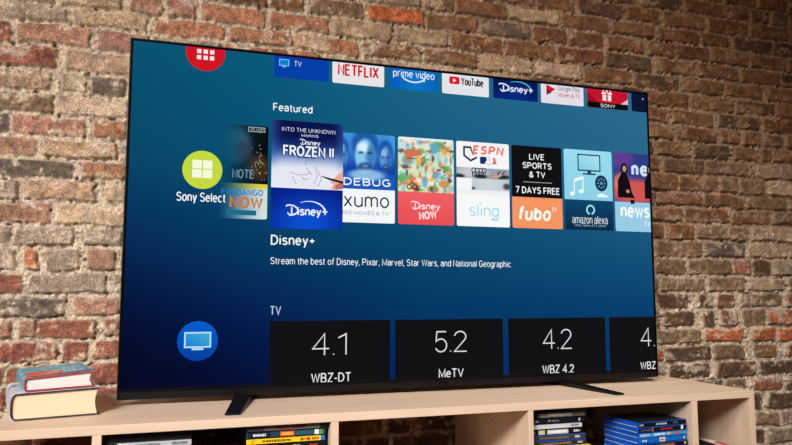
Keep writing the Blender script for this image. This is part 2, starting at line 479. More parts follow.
def brick_wall():
    xs = np.concatenate([np.arange(-1.6, -0.5, 0.012), np.arange(-0.5, 2.85, 0.0032), np.arange(2.85, 3.9, 0.012)])
    zs = np.concatenate([np.arange(-0.52, -0.34, 0.012), np.arange(-0.34, 1.56, 0.0032), np.arange(1.56, 2.1, 0.012)])
    nx, nz = len(xs), len(zs)

    def interp(c, n):
        i = np.floor(c).astype(int)
        t = c - i
        t = t * t * (3 - 2 * t)
        W = np.zeros((len(c), n))
        W[np.arange(len(c)), i] = 1 - t
        W[np.arange(len(c)), i + 1] = t
        return W

    def noise(sx, sz=None):
        sz = sz or sx
        cx, cz = (xs - xs[0]) / sx, (zs - zs[0]) / sz
        nX, nZ = int(cx.max()) + 3, int(cz.max()) + 3
        G = rng.uniform(-1, 1, (nZ, nX))
        return interp(cz, nZ) @ G @ interp(cx, nX).T
    n1, n2, n3, n4 = noise(0.035), noise(0.014), noise(0.0075), noise(0.09)
    n5, n6, n7 = noise(0.05, 0.03), noise(0.02), noise(0.011)
    wx = noise(0.05) * 0.007 + noise(0.012) * 0.0028
    wz = noise(0.055) * 0.0055 + noise(0.012) * 0.0026
    big = noise(0.5)
    X, Z = np.meshgrid(xs, zs)
    H = -0.0105 + n1 * 0.003 + n2 * 0.0038 + n3 * 0.0045 - np.clip(n7 + 0.4 * n2 - 0.55, 0, 1) * 0.03            # mortar
    mort = lin(MORTAR)
    C = np.empty((nz, nx, 3))
    C[:] = mort
    C *= (1 + 0.12 * n1 + 0.14 * n2 + 0.20 * n3 - 0.9 * np.clip(n7 + 0.4 * n2 - 0.55, 0, 1))[..., None]
    C[..., 2] *= 1 + 0.08 * n4
    # muddy brown joints towards the upper right, with the warm dim light painted in
    mud_and_light = np.clip((X - 0.3) / 1.0 + 0.5 * n4 + 0.3 * big, 0, 1) * np.clip((Z - 0.22) / 0.35 + 0.4 * n4, 0, 1)
    C *= 1 - mud_and_light[..., None] * (1 - np.array([0.62, 0.50, 0.42]))
    # courses
    for k in range(-11, 26):
        zt0, zt1 = ZL[k + 11], ZR[k + 11]
        zb0, zb1 = ZL[k + 12], ZR[k + 12]

        def zspan(x):
            t = (x - XL) / (XR - XL)
            t = min(max(t, -0.4), 1.4)
            return zb0 + (zb1 - zb0) * t, zt0 + (zt1 - zt0) * t
        row = []
        for tok in COURSES.get(k, '').split():
            a, b, c = tok.split(',')
            row.append((float(a), float(b), c))
        row.sort()
        # fill what no view of the photograph shows with bricks of the same kind
        full = []
        cur = -1.6 - random.uniform(0, 0.2)
        for a, b, c in row + [(3.9, 4.2, 'n')]:
            while a - cur > 0.11:
                w = random.choice([0.2, 0.205, 0.21, 0.195, 0.1])
                gap = 0.012
                if a - cur - gap < w + 0.1:
                    w = a - cur - 2 * gap
                mid = cur + gap + w / 2
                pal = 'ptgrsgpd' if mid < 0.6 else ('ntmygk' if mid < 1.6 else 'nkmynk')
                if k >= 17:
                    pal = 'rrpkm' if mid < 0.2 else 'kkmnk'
                full.append((cur + gap, cur + gap + w, random.choice(pal)))
                cur += gap + w
            if c != 'n' or a < 3.89:
                full.append((a, b, c))
            cur = b
        for a, b, c in full:
            i0, i1 = np.searchsorted(xs, a - 0.02), np.searchsorted(xs, b + 0.02)
            if i1 - i0 < 2:
                continue
            zb, zt = zspan((a + b) / 2)
            j0, j1 = np.searchsorted(zs, zb - 0.02), np.searchsorted(zs, zt + 0.02)
            if j1 - j0 < 2:
                continue
            s = (slice(j0, j1), slice(i0, i1))
            t = np.clip((xs[i0:i1] - XL) / (XR - XL), -0.4, 1.4)
            cb = zb0 + (zb1 - zb0) * t
            ct = zt0 + (zt1 - zt0) * t
            g = random.uniform(0.0035, 0.0065)
            cen = (cb + ct)[None, :] / 2
            hh = (ct - cb)[None, :] / 2 - g
            hw = (b - a) / 2
            rad = random.uniform(0.004, 0.012)
            wa = random.uniform(0.4, 1.3)
            dx = np.abs(X[s] + wx[s] * wa - (a + b) / 2) - (hw - rad)
            dz = np.abs(Z[s] + wz[s] * wa - cen) - (hh - rad)
            sd = np.sqrt(np.maximum(dx, 0) ** 2 + np.maximum(dz, 0) ** 2) + np.minimum(np.maximum(dx, dz), 0) - rad
            edge = np.clip(-sd / 0.006 + 0.1, 0, 1)
            edge = edge * edge * (3 - 2 * edge)
            proud = random.gauss(0, 0.0022)
            if c == 'd' and a < -0.3 and k == 4:
                proud = 0.007
            rough = random.uniform(0.5, 1.3)
            face = (proud + random.gauss(0, 0.012) * (X[s] - (a + b) / 2) + random.gauss(0, 0.02) * (Z[s] - cen)
                    + rough * (n1[s] * 0.0016 + n2[s] * 0.0014 + n3[s] * 0.0012))
            pit = np.clip(n6[s] - 0.55, 0, 1) * 0.016 * rough + np.clip(n3[s] - 0.7, 0, 1) * 0.012
            crack = np.exp(-((sd - 0.001) / 0.0022) ** 2) * np.clip(n1[s] * 0.9 + n6[s] * 0.6 + 0.15, 0, 1) * random.uniform(0.004, 0.014)
            hnew = face - pit
            col = lin(ALB[c]) * random.uniform(0.86, 1.14) * np.array([1, random.uniform(.96, 1.04), random.uniform(.92, 1.02)])
            colf = col[None, None, :] * (1 + 0.24 * n5[s] + 0.22 * n6[s] + 0.26 * n7[s])[..., None]
            # mortar smeared over the brick faces, worn patches
            sm = np.clip((n5[s] * 0.7 + n2[s] * 0.5 + n3[s] * 0.35 - random.uniform(0.0, 0.5)) * 2.0, 0, 1) * 0.8
            sm = np.maximum(sm, 0.35 * np.clip(1 + sd / 0.012, 0, 1) * np.clip(0.5 + n2[s], 0, 1))
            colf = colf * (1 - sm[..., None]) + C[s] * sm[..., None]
            H[s] = H[s] * (1 - edge) + hnew * edge - crack
            C[s] *= (1 - 0.5 * np.clip(crack / 0.010, 0, 1))[..., None]
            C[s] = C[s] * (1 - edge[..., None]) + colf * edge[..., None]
    C = np.clip(C, 0.004, 0.9)
    V = np.empty((nz, nx, 3))
    V[..., 0], V[..., 1], V[..., 2] = X, YW - H, Z
    idx = np.arange(nz * nx).reshape(nz, nx)
    q = np.stack([idx[:-1, :-1], idx[:-1, 1:], idx[1:, 1:], idx[1:, :-1]], -1).reshape(-1, 4)
    # solid slab behind the faces
    xa, xb, za, zb = xs[0], xs[-1], zs[0], zs[-1]
    slab = [(x, y, z) for z in (za, zb) for y in (YW + 0.03, YW + 0.22) for x in (xa, xb)]
    o = nz * nx
    sq = [(0, 2, 3, 1), (4, 5, 7, 6), (0, 1, 5, 4), (2, 6, 7, 3), (0, 4, 6, 2), (1, 3, 7, 5)]
    allv = np.concatenate([V.reshape(-1, 3), np.array(slab)])
    allq = np.concatenate([q, np.array(sq) + o])
    me = bpy.data.meshes.new('wall_back')
    me.vertices.add(len(allv))
    me.vertices.foreach_set('co', allv.ravel())
    me.loops.add(allq.size)
    me.loops.foreach_set('vertex_index', allq.ravel().astype(np.int32))
    me.polygons.add(len(allq))
    me.polygons.foreach_set('loop_start', np.arange(0, allq.size, 4, dtype=np.int32))
    me.polygons.foreach_set('loop_total', np.full(len(allq), 4, dtype=np.int32))
    me.update(calc_edges=True)
    sm = np.ones(len(allq), dtype=bool)
    sm[-6:] = False
    me.polygons.foreach_set('use_smooth', sm)
    at = me.color_attributes.new('Tint', 'FLOAT_COLOR', 'POINT')
    ca = np.ones((len(allv), 4))
    ca[:o, :3] = C.reshape(-1, 3)
    ca[o:, :3] = mort
    at.data.foreach_set('color', ca.ravel())

    m = pbsdf('old_brick', (150, 110, 90), 0.9, 0, 0.2)
    vc = nd(m, 'ShaderNodeVertexColor', layer_name='Tint')
    tc = nd(m, 'ShaderNodeTexCoord')
    nf = nd(m, 'ShaderNodeTexNoise')
    nf.inputs['Scale'].default_value = 210
    nf.inputs['Detail'].default_value = 4
    nf.inputs['Roughness'].default_value = 0.8
    lk(m, tc.outputs['Object'], nf.inputs['Vector'])
    rp = nd(m, 'ShaderNodeValToRGB')
    rp.color_ramp.elements[0].position = 0.36
    rp.color_ramp.elements[0].color = (0.30, 0.28, 0.27, 1)
    rp.color_ramp.elements[1].position = 0.62
    rp.color_ramp.elements[1].color = (1.5, 1.5, 1.5, 1)
    lk(m, nf.outputs['Fac'], rp.inputs['Fac'])
    mx = nd(m, 'ShaderNodeMix', data_type='RGBA', blend_type='MULTIPLY')
    mx.inputs[0].default_value = 0.85
    lk(m, vc.outputs['Color'], mx.inputs[6])
    lk(m, rp.outputs['Color'], mx.inputs[7])
    lk(m, mx.outputs[2], bsdf(m).inputs['Base Color'])
    bp = nd(m, 'ShaderNodeBump')
    bp.inputs['Strength'].default_value = 0.9
    bp.inputs['Distance'].default_value = 0.004
    lk(m, nf.outputs['Fac'], bp.inputs['Height'])
    lk(m, bp.outputs['Normal'], bsdf(m).inputs['Normal'])
    ob = obj('wall_back', me, m)
    ob['kind'] = 'structure'
    return ob


brick_wall()
M_FLOOR = wood('floor_boards', (120, 88, 62), (84, 60, 42), 0)
fl = box('floor', -1.6, 3.9, -3.2, YW + 0.22, -0.56, -0.52, M_FLOOR)
fl['kind'] = 'structure'

# ------------------------------------------------------------------ the media console
ZT = -0.0173            # top of the console
YF, YB = -0.271, 0.255
M_WX = wood('pale_birch_lengthways', (222, 196, 172), (206, 178, 152), 0)
M_WZ = wood('pale_birch_upright', (224, 198, 174), (208, 180, 154), 2)
console = thing('media_console', 'long pale birch open-backed console with cubbies under the television', 'shelf unit', (0.779, 0.0, -0.52))


def under(o, root):
    o.parent = root
    o.location = -Vector(root.location)
    return o


def wbox(name, mat, *a, bevel=0.0012):
    return under(box(name, *a, mat, None, bevel), console)


Z_SH = -0.235           # top of the middle board, on which the disc cases stand
wbox('top_board', M_WX, -0.2446, 1.8018, YF, 0.262, ZT - 0.0205, ZT)
UP = [(-0.2446, -0.2240), (-0.0331, -0.0136), (0.5027, 0.5214), (1.0400, 1.0549), (1.5712, 1.5915), (1.7832, 1.8018)]
for i, (a, b) in enumerate(UP):
    wbox('end_panel' if i in (0, 5) else 'divider', M_WZ, a, b, YF + 0.0004, 0.232, -0.52, ZT - 0.0205)
for (a0, a1), (b0, b1) in zip(UP[:-1], UP[1:]):
    wbox('shelf_board', M_WX, a1, b0, YF + 0.004, 0.232, Z_SH - 0.02, Z_SH)
    wbox('bottom_board', M_WX, a1, b0, YF + 0.004, 0.232, -0.50, -0.48)
# pale sticker on the side of the middle divider, chip on the front edge
st = Sheet(lambda x, z, d: (1.0398 - d, x, z))
st.grid(-0.062, -0.042, -0.109, -0.087, (226, 200, 214), d=0.0)
st.grid(-0.056, -0.048, -0.102, -0.094, (190, 120, 160), d=0.0003)
under(obj('sticker', st.mesh('sticker'), M_PRINT), console)

# ------------------------------------------------------------------ the television
TWD, THT = 1.6736, 0.9633
tv = thing('television', 'big flat black television showing a blue menu of streaming tiles', 'television', (TWD / 2, 0.02, ZT))
bm = bmesh.new()
for a in ((0.0018, 0.009, 0.0018, THT - 0.0018), (1.6645, TWD - 0.0018, 0.0018, THT - 0.0018),
          (0.009, 1.6645, 0.9545, THT - 0.0018), (0.009, 1.6645, 0.0165, 0.0245)):
    box_bm(bm, a[0], a[1], 0.0, 0.008, a[2], a[3])
under(obj('bezel', bm_mesh('bezel', bm), M_BLACK), tv)
bm = bmesh.new()
for a in ((0.0, 0.0018, 0.0, THT), (TWD - 0.0018, TWD, 0.0, THT), (0.0018, TWD - 0.0018, THT - 0.0018, THT)):
    box_bm(bm, a[0], a[1], 0.0004, 0.010, a[2], a[3])
under(obj('edge_trim', bm_mesh('edge_trim', bm), M_EDGE), tv)
under(box('chin_strip', 0.0018, TWD - 0.0018, 0.0002, 0.009, -0.0016, 0.0163, M_CHIN, None, 0.001), tv)
under(box('sensor_window', 0.894, 0.927, -0.0015, 0.004, -0.001, 0.0140, M_BLACK, None, 0.0008), tv)
under(box('back_panel', 0.0018, TWD - 0.0018, 0.0075, 0.0105, 0.001, THT - 0.002, M_MATT), tv)
bm = bmesh.new()
box_bm(bm, 0.16, TWD - 0.16, 0.0105, 0.058, 0.02, 0.60, 0.012, 3)
rh = under(obj('rear_housing', bm_mesh('rear_housing', bm), M_MATT), tv)

def foot(tip0, tip1, top0, top1, name='foot'):
    """flat metal blade: from the tip on the console up to the underside of the set, and on behind it"""
    bm = bmesh.new()
    zf = ZT + 0.0003
    secs = [(tip0, tip1, zf, zf + 0.0045), (None, None, zf, zf + 0.008), (top0, top1, zf + 0.0045, -0.0006)]
    a0, a1, b0, b1 = Vector(tip0), Vector(tip1), Vector(top0), Vector(top1)
    m0, m1 = a0.lerp(b0, 0.35), a1.lerp(b1, 0.35)
    secs[1] = (m0, m1, zf + 0.0008, zf + 0.0085)
    c0, c1 = b0 + (b0 - a0) * 0.42, b1 + (b1 - a1) * 0.42
    secs.append((c0, c1, zf, zf + 0.006))
    rings = []
    for p, q, z0, z1 in secs:
        rings.append([bm.verts.new((p[0], p[1], z0)), bm.verts.new((q[0], q[1], z0)),
                      bm.verts.new((q[0], q[1], z1)), bm.verts.new((p[0], p[1], z1))])
    bm.faces.new(rings[0])
    bm.faces.new(list(reversed(rings[-1])))
    for r, s in zip(rings[:-1], rings[1:]):
        for i in range(4):
            bm.faces.new((r[i], s[i], s[(i + 1) % 4], r[(i + 1) % 4]))
    bmesh.ops.recalc_face_normals(bm, faces=bm.faces[:])
    bmesh.ops.bevel(bm, geom=bm.edges[:], offset=0.0012, segments=2, affect='EDGES')
    return under(obj(name, bm_mesh(name, bm), M_FOOT), tv)


foot((0.253, -0.226), (0.289, -0.227), (0.300, 0.012), (0.347, 0.012))
foot((1.345, -0.232), (1.376, -0.226), (1.306, 0.012), (1.340, 0.012))

# --- the picture on the screen (millimetres from the lower left corner of the set)
SX0, SX1, SZ0, SZ1 = 9.0, 1664.5, 24.5, 954.5
BGV = [1.0, .66, .4, .2, 0.0]
BGU = [0.0, .2, .5, 1.0]
BGC = np.array([[(2, 84, 112), (4, 90, 120), (26, 100, 132), (46, 108, 142)],
                [(2, 70, 106), (4, 80, 114), (18, 92, 128), (38, 100, 136)],
                [(0, 40, 84), (0, 56, 96), (4, 70, 106), (17, 82, 122)],
                [(0, 13, 54), (0, 30, 80), (0, 54, 98), (2, 62, 110)],
                [(0, 4, 30), (0, 11, 54), (0, 40, 105), (2, 55, 110)]], float)


def bgcol(u, v):
    u, v = min(max(u, 0), 1), min(max(v, 0), 1)
    i = max(k for k in range(3) if u >= BGU[k])
    j = max(k for k in range(4) if v <= BGV[k])
    s = (u - BGU[i]) / (BGU[i + 1] - BGU[i])
    t = (BGV[j] - v) / (BGV[j] - BGV[j + 1])
    a = BGC[j, i] * (1 - s) + BGC[j, i + 1] * s
    b = BGC[j + 1, i] * (1 - s) + BGC[j + 1, i + 1] * s
    return a * (1 - t) + b * t


def bg_at(x, z):
    return bgcol((x - SX0) / (SX1 - SX0), (z - SZ0) / (SZ1 - SZ0))


def ui():
    return Sheet(lambda x, z, d: (x / 1000.0, -0.0003 - d * 0.0005, z / 1000.0), (SX0, SX1, SZ0, SZ1))


s = ui()
s.grid(SX0, SX1, SZ0, SZ1, bgcol, 24, 16)
screen = under(obj('screen', s.mesh('screen'), M_SCREEN), tv)
WHITE = (244, 246, 248)


def put(s, name):
    o = obj(name, s.mesh(name), M_SCREEN)
    o.parent = screen
    return o


def cap(name, *a, **k):
    s = ui()
    s.text(*a, d=1, **k)
    return put(s, name)


def mixc(a, b, t):
    t = min(max(t, 0), 1)
    return tuple(np.asarray(a, float) * (1 - t) + np.asarray(b, float) * t)


def sm(x, a, b):
    t = min(max((x - a) / (b - a), 0), 1)
    return t * t * (3 - 2 * t)


def blob(u, v, cx, cy, rx, ry, soft=0.35):
    return 1 - sm(math.hypot((u - cx) / rx, (v - cy) / ry), 1 - soft, 1 + soft)


# row of app tiles at the top edge
ZA0, ZA1, WA = 891, 985, 160
def app(x, col, nx=1, nz=1):
    s = ui()
    s.grid(x, x + WA, ZA0, ZA1, col, nx, nz, r=5, d=1)
    return s


s = app(389, (0, 62, 168))
s.line([(404, 927), (431, 927), (431, 945), (404, 945)], 2.4, (120, 200, 240), 3, True)
s.grid(405, 430, 928, 944, (0, 130, 200), d=2)
s.grid(412, 423, 922, 925, (120, 200, 240), d=2)
s.text('TV', 446, 468, 928, 944, (225, 232, 245), 0.12, d=2)
put(s, 'app_tile')
s = app(560, (232, 228, 230))
s.text('NETFLIX', 576, 703, 915, 951, (214, 16, 36), 0.19, d=2)
put(s, 'app_tile')
s = app(735, lambda u, v: mixc((0, 70, 160), (0, 128, 205), 0.25 + 0.6 * (1 - abs(u - .55) * 1.4)), 6, 3)
s.text('prime video', 748, 883, 923, 953, (222, 236, 250), 0.13, d=2)
s.arc(815, 946, 44, 30, PI * 1.17, PI * 1.80, [1.5] + [4.5] * 23 + [2], (222, 236, 250), d=2)
s.line([(838, 931), (851, 931), (848, 919)], 3, (222, 236, 250), 2)
put(s, 'app_tile')
s = app(908, (226, 228, 234))
s.grid(932, 967, 923, 947, (226, 20, 40), r=6, d=2)
s.poly([(945, 929), (945, 941), (956, 935)], (245, 240, 240), 3)
s.text('YouTube', 972, 1049, 922, 948, (40, 38, 42), 0.18, d=2)
put(s, 'app_tile')


def script_logo(s, x0, x1, z0, z1, col, d=2, plus=True, word='Disney', arch=True, arch_col=None):
    w, h = x1 - x0, z1 - z0
    e = 0.86 if plus else 1.0
    s.text(word[1:], x0 + .27 * w, x0 + e * w, z0 - .10 * h, z0 + .66 * h, col, 0.21, 0.06, d, gap=.20)
    # swept capital with a long entry stroke
    s.line([(x0 + .13 * w, z0 + .12 * h), (x0 + .13 * w, z0 + .62 * h)], .035 * w, col, d)
    s.arc(x0 + .08 * w, z0 + .40 * h, .20 * w, .36 * h, -PI * .52, PI * .62, .036 * w, col, d=d)
    s.arc(x0 + .07 * w, z0 + .66 * h, .07 * w, .10 * h, PI * .35, PI * 1.1, .028 * w, col, d=d)
    s.arc(x0 + .12 * w, z0 + .2 * h, .08 * w, .13 * h, PI * .9, PI * 1.9, .03 * w, col, d=d)
    if plus:
        cx, cz = x0 + .945 * w, z0 + .36 * h
        s.line([(cx - .06 * w, cz), (cx + .06 * w, cz)], .035 * w, col, d)
        s.line([(cx, cz - .22 * h), (cx, cz + .22 * h)], .035 * w, col, d)
    if arch:
        s.arc(x0 + .56 * w, z0 + .36 * h, .38 * w, .72 * h, PI * .06, PI * .70, np.linspace(.045 * w, .01 * w, 25), arch_col or col, d=d)


s = app(1083, lambda u, v: mixc((4, 14, 70), (4, 40, 130), 1 - v + .2 - abs(u - .5)), 6, 4)
script_logo(s, 1104, 1224, 915, 949, (220, 232, 250), arch_col=(70, 190, 200))
put(s, 'app_tile')
s = app(1255, (226, 222, 230))
s.poly([(1275, 918), (1275, 954), (1309, 940)], (205, 20, 60), 2)
s.poly([(1275, 918), (1275, 938), (1295, 928)], (150, 10, 50), 3)
s.text('Google Play', 1318, 1402, 933, 953, (80, 70, 90), 0.10, d=2)
s.text('Movies & TV', 1318, 1402, 916, 931, (200, 40, 110), 0.14, d=2)
put(s, 'app_tile')
s = app(1429, (196, 18, 44))
s.grid(1429, 1589, 891, 911, (10, 8, 12), r=5, top=False, d=2)
s.poly([(1560, 911), (1589, 911), (1589, 930)], (235, 190, 190), 2)
s.poly([(1429, 911), (1470, 911), (1429, 945)], (150, 10, 34), 2)
s.grid(1489, 1523, 918, 938, (240, 225, 225), d=2)
s.grid(1486, 1526, 940, 947, (240, 225, 225), d=2)
s.grid(1503, 1509, 918, 947, (196, 18, 44), d=3)
s.arc(1498, 951, 7, 5, 0, 2 * PI, 3, (240, 225, 225), d=2)
s.arc(1514, 951, 7, 5, 0, 2 * PI, 3, (240, 225, 225), d=2)
s.text('SONY', 1480, 1538, 895, 907, (235, 232, 235), 0.17, d=3)
put(s, 'app_tile')
s = app(1604, (6, 20, 52))
s.disc(1650, 937, 2, 3, (200, 210, 220), d=2)
put(s, 'app_tile')

# round buttons down the left side
s = ui()
s.disc(198, 942, 53, 53, (208, 18, 34), 48, 1)
for i in range(3):
    for j in range(3):
        cx, cz = 198 + (i - 1) * 17.5, 944 + (j - 1) * 17.5
        s.grid(cx - 5.8, cx + 5.8, cz - 5.8, cz + 5.8, (244, 232, 234), d=2)
put(s, 'round_button')
s = ui()
s.disc(198, 610, 53, 53, (196, 218, 62), 48, 4)
for i in (-1, 1):
    for j in (-1, 1):
        cx, cz = 197.5 + i * 14, 612 + j * 13
        s.grid(cx - 12.6, cx + 12.6, cz - 11.6, cz + 11.6, (246, 248, 226), d=5)
put(s, 'round_button')
s = ui()
s.grid(145, 251, 93, 199, lambda u, v: mixc((0, 62, 160), (0, 96, 205), v), 4, 8, r=52.9, d=1)
s.grid(163, 233, 128, 170, (190, 225, 245), d=2)
s.grid(167, 229, 132, 166, lambda u, v: mixc((20, 130, 205), (70, 175, 220), .5 * u + .5 * v), 4, 4, d=3)
s.grid(183, 213, 122, 127, (190, 225, 245), d=2)
put(s, 'round_button')
s = ui()
s.text('Sony Select', 132, 262, 516, 547, WHITE, 0.145, d=5)
put(s, 'caption')
cap('heading', 'Featured', 388, 502, 792, 815, (236, 242, 246), w=0.165)
cap('title', 'Disney+', 388, 514, 402, 437, WHITE, w=0.165)
cap('description', 'Stream the best of Disney, Pixar, Marvel, Star Wars, and National Geographic',
    388, 1136, 349, 374, (232, 238, 244), w=0.125)
cap('heading', 'TV', 389, 420, 213, 238, (190, 215, 240), w=0.13)

# featured cards
ZC0, ZC1, ZCS, WC = 479, 744, 578, 181
def card(x, low, pic, nlow=(1, 1), npic=(30, 30), x1=None, z0=ZC0, z1=ZC1, zs=ZCS, r=6, low_d=1):
    s = ui()
    x1 = x1 or x + WC
    s.grid(x, x1, z0, zs, low, *nlow, r=r, top=False, d=low_d)
    s.grid(x, x1, zs, z1, pic, *npic, r=r, bot=False, d=low_d)
    return s


# card half hidden at the left, fading into the background
def fade(x):
    return 0.97 * sm(x, 240, 372) ** 0.8
def pic(u, v):
    x, z = 196 + u * 180, 578 + v * 166
    c = mixc((6, 20, 30), (4, 8, 12), u)
    c = mixc(c, (90, 110, 120), .8 * blob(u, v, .50, .66, .22, .30))
    c = mixc(c, (60, 44, 60), .7 * blob(u, v, .62, .55, .14, .16))
    c = mixc(c, (110, 60, 30), .6 * blob(u, v, .86, .28, .18, .22))
    return mixc(bg_at(x, z), c, fade(x))
def low(u, v):
    x, z = 196 + u * 180, 479 + v * 99
    c = (236, 214, 60) if v > .9 else (216, 228, 226)
    return mixc(bg_at(x, z), c, fade(x))
s = card(196, low, pic, (20, 10), (24, 30), x1=376)
r2 = random.Random(4)
for i in range(46):
    x, z = r2.gauss(352, 12), r2.gauss(634, 26)
    if 300 < x < 372 and z > 584:
        s.disc(x, z, 1.6, 1.6, mixc(bg_at(x, z), (255, 190, 130), fade(x) * r2.uniform(.5, 1)), 6, 2)
s.text('NOTE', 278, 338, 592, 618, mixc(bg_at(300, 600), (190, 200, 200), .55), 0.15, d=2)
s.text('FANDANGO', 250, 364, 544, 562, (30, 120, 180), 0.2, d=2)
s.text('NOW', 272, 364, 508, 541, (200, 120, 60), 0.26, d=2)
s.grid(262, 346, 489, 503, (28, 108, 140), d=2)
s.line([(320, 727), (366, 727), (366, 739), (320, 739)], 1.6, (190, 200, 205), 3, True)
s.grid(320, 366, 727, 739, (14, 22, 30), d=2)
s.text('4K UHD', 325, 362, 729.5, 737, (200, 208, 212), 0.10, d=3)
put(s, 'featured_card')

# partly covered card with blue film picture
def pic(u, v):
    c = mixc((12, 60, 165), (90, 180, 238), sm(v, .25, 1.0))
    c = mixc(c, (40, 120, 205), .6 * blob(u, v, .5, .95, .5, .25))
    for cx, cy, rx, ry, k in ((.09, .56, .13, .27, .95), (.84, .56, .13, .27, .35), (.49, .60, .24, .36, .9)):
        c = mixc(c, (20, 74, 160), .8 * blob(u, v, cx, cy + ry * .55, rx * .95, ry * .75, .2))      # hair
        c = mixc(c, (150, 214, 246), (.25 + .7 * k) * blob(u, v, cx, cy, rx * .72, ry * .86, .14))  # lit face
        c = mixc(c, (226, 244, 254), k * blob(u, v, cx - rx * .12, cy + ry * .42, rx * .45, ry * .25, .4))
        c = mixc(c, (40, 100, 170), .75 * blob(u, v, cx + rx * .42, cy, rx * .30, ry * .7, .5))
        for sx in (-1, 1):
            c = mixc(c, (14, 46, 96), .9 * blob(u, v, cx + sx * rx * .30, cy + ry * .16, rx * .20, ry * .055, .4))
        c = mixc(c, (70, 140, 200), .6 * blob(u, v, cx + rx * .06, cy - ry * .08, rx * .10, ry * .2, .4))
        c = mixc(c, (24, 62, 120), .85 * blob(u, v, cx, cy - ry * .58, rx * .52, ry * .26, .3))
        c = mixc(c, (120, 180, 220), .7 * blob(u, v, cx, cy - ry * .50, rx * .22, ry * .06, .4))
    c = mixc(c, (24, 92, 190), .85 * sm(.34 - v, 0, .12))
    c = mixc(c, (190, 232, 250), .7 * blob(u, v, .52, .26, .30, .10))
    return tuple(c)
s = card(573, (244, 246, 248), pic, npic=(44, 40), x1=754)
s.text('DEBUG', 596, 740, 588, 611, (236, 246, 252), 0.2, d=2)
s.text('xumo', 597, 736, 524, 557, (24, 44, 72), 0.12, d=2)
s.text('FREE MOVIES & TV', 584, 734, 502, 513, (70, 84, 104), 0.11, d=2)
put(s, 'featured_card')

# enlarged card in front
def pic(u, v):
    c = mixc((228, 232, 242), (50, 92, 170), sm(v, .28, .60))
    c = mixc(c, (6, 18, 74), sm(v, .44, .80))
    c = mixc(c, (60, 100, 180), .55 * sm(abs(u - .5), .34, .52) * sm(v, .2, .5))
    return tuple(c)
def low(u, v):
    c = mixc((2, 22, 120), (6, 76, 205), 1.25 - 1.5 * math.hypot(u - .5, v * .75 - .1))
    return tuple(c)
s = card(386, low, pic, (14, 10), (16, 24), x1=594, z0=455.5, z1=766.5, zs=571, r=5, low_d=3)
s.text('INTO THE UNKNOWN', 414, 570, 735, 747, (214, 226, 246), 0.13, d=4)
s.text('MAKING', 470, 520, 722, 730, (214, 226, 246), 0.17, d=4)
script_logo(s, 466, 526, 698, 720, (228, 236, 250), 4, False, arch=False)
s.text('FROZEN II', 415, 569, 660, 697, (16, 34, 92), 0.34, d=4)
s.text('FROZEN II', 418, 566, 664, 695, (242, 245, 252), 0.20, d=5)
for pts in ([(440, 618), (462, 610), (488, 612), (500, 622)], [(446, 606), (452, 592), (458, 584)], [(482, 640), (486, 652), (498, 657), (512, 652)],
            [(486, 634), (492, 620), (502, 612)], [(512, 640), (518, 610), (508, 584)], [(520, 626), (530, 600), (520, 580)], [(470, 606), (480, 598), (494, 600)]):
    s.line(pts, 1.5, (120, 126, 140), 4)
hand = [(594, 575), (594, 628), (584, 622), (572, 610), (560, 600), (556, 592), (566, 588), (562, 580), (556, 573), (570, 572)]
s.poly(list(reversed(hand)), (236, 170, 150), 4)
s.poly([(594, 575), (594, 596), (578, 590), (568, 580), (572, 573)], (190, 110, 96), 5)
s.line([(530, 610), (552, 603), (594, 594)], [2, 6, 7], (28, 26, 34), 6)
script_logo(s, 430, 548, 492, 532, (232, 240, 252), 4)
put(s, 'featured_card')

# card with a crowded cartoon-coloured picture
r2 = random.Random(12)
pal = [(240, 180, 80), (96, 176, 96), (90, 170, 210), (226, 110, 90), (250, 236, 190), (150, 110, 90), (70, 60, 64), (130, 200, 220), (236, 240, 240), (200, 130, 60)]
BL = [(r2.uniform(0, 1), r2.uniform(.03, 1), r2.choice([.02, .03, .05, .08]) * r2.uniform(.7, 1.4), r2.choice([.015, .03, .05, .09]) * r2.uniform(.7, 1.3), r2.choice(pal)) for _ in range(190)]
def pic(u, v):
    c = mixc((222, 226, 176), (196, 224, 226), v)
    for cx, cy, rx, ry, col in BL:
        if abs(u - cx) < rx * 1.3 and abs(v - cy) < ry * 1.3:
            c = mixc(c, col, .8 * blob(u, v, cx, cy, rx, ry, .18))
    c = mixc(c, (206, 120, 80), blob(u, v, .26, .72, .17, .07, .12))
    c = mixc(c, (232, 238, 240), sm(v, .93, .98))
    return tuple(c)
s = card(764, lambda u, v: mixc((232, 78, 84), (240, 96, 100), v), pic, (1, 3), (48, 44))
for cx in (800, 818):
    s.arc(cx, 592, 7, 7, 0, 2 * PI, 3, (34, 34, 36), d=2)
s.line([(800, 598), (808, 608), (818, 598)], 4, (50, 90, 70), 2)
script_logo(s, 806, 900, 524, 556, (250, 226, 226), 2, False, arch=False)
s.text('NOW', 830, 888, 496, 521, (250, 232, 232), 0.24, d=2, rot=0.14)
put(s, 'featured_card')

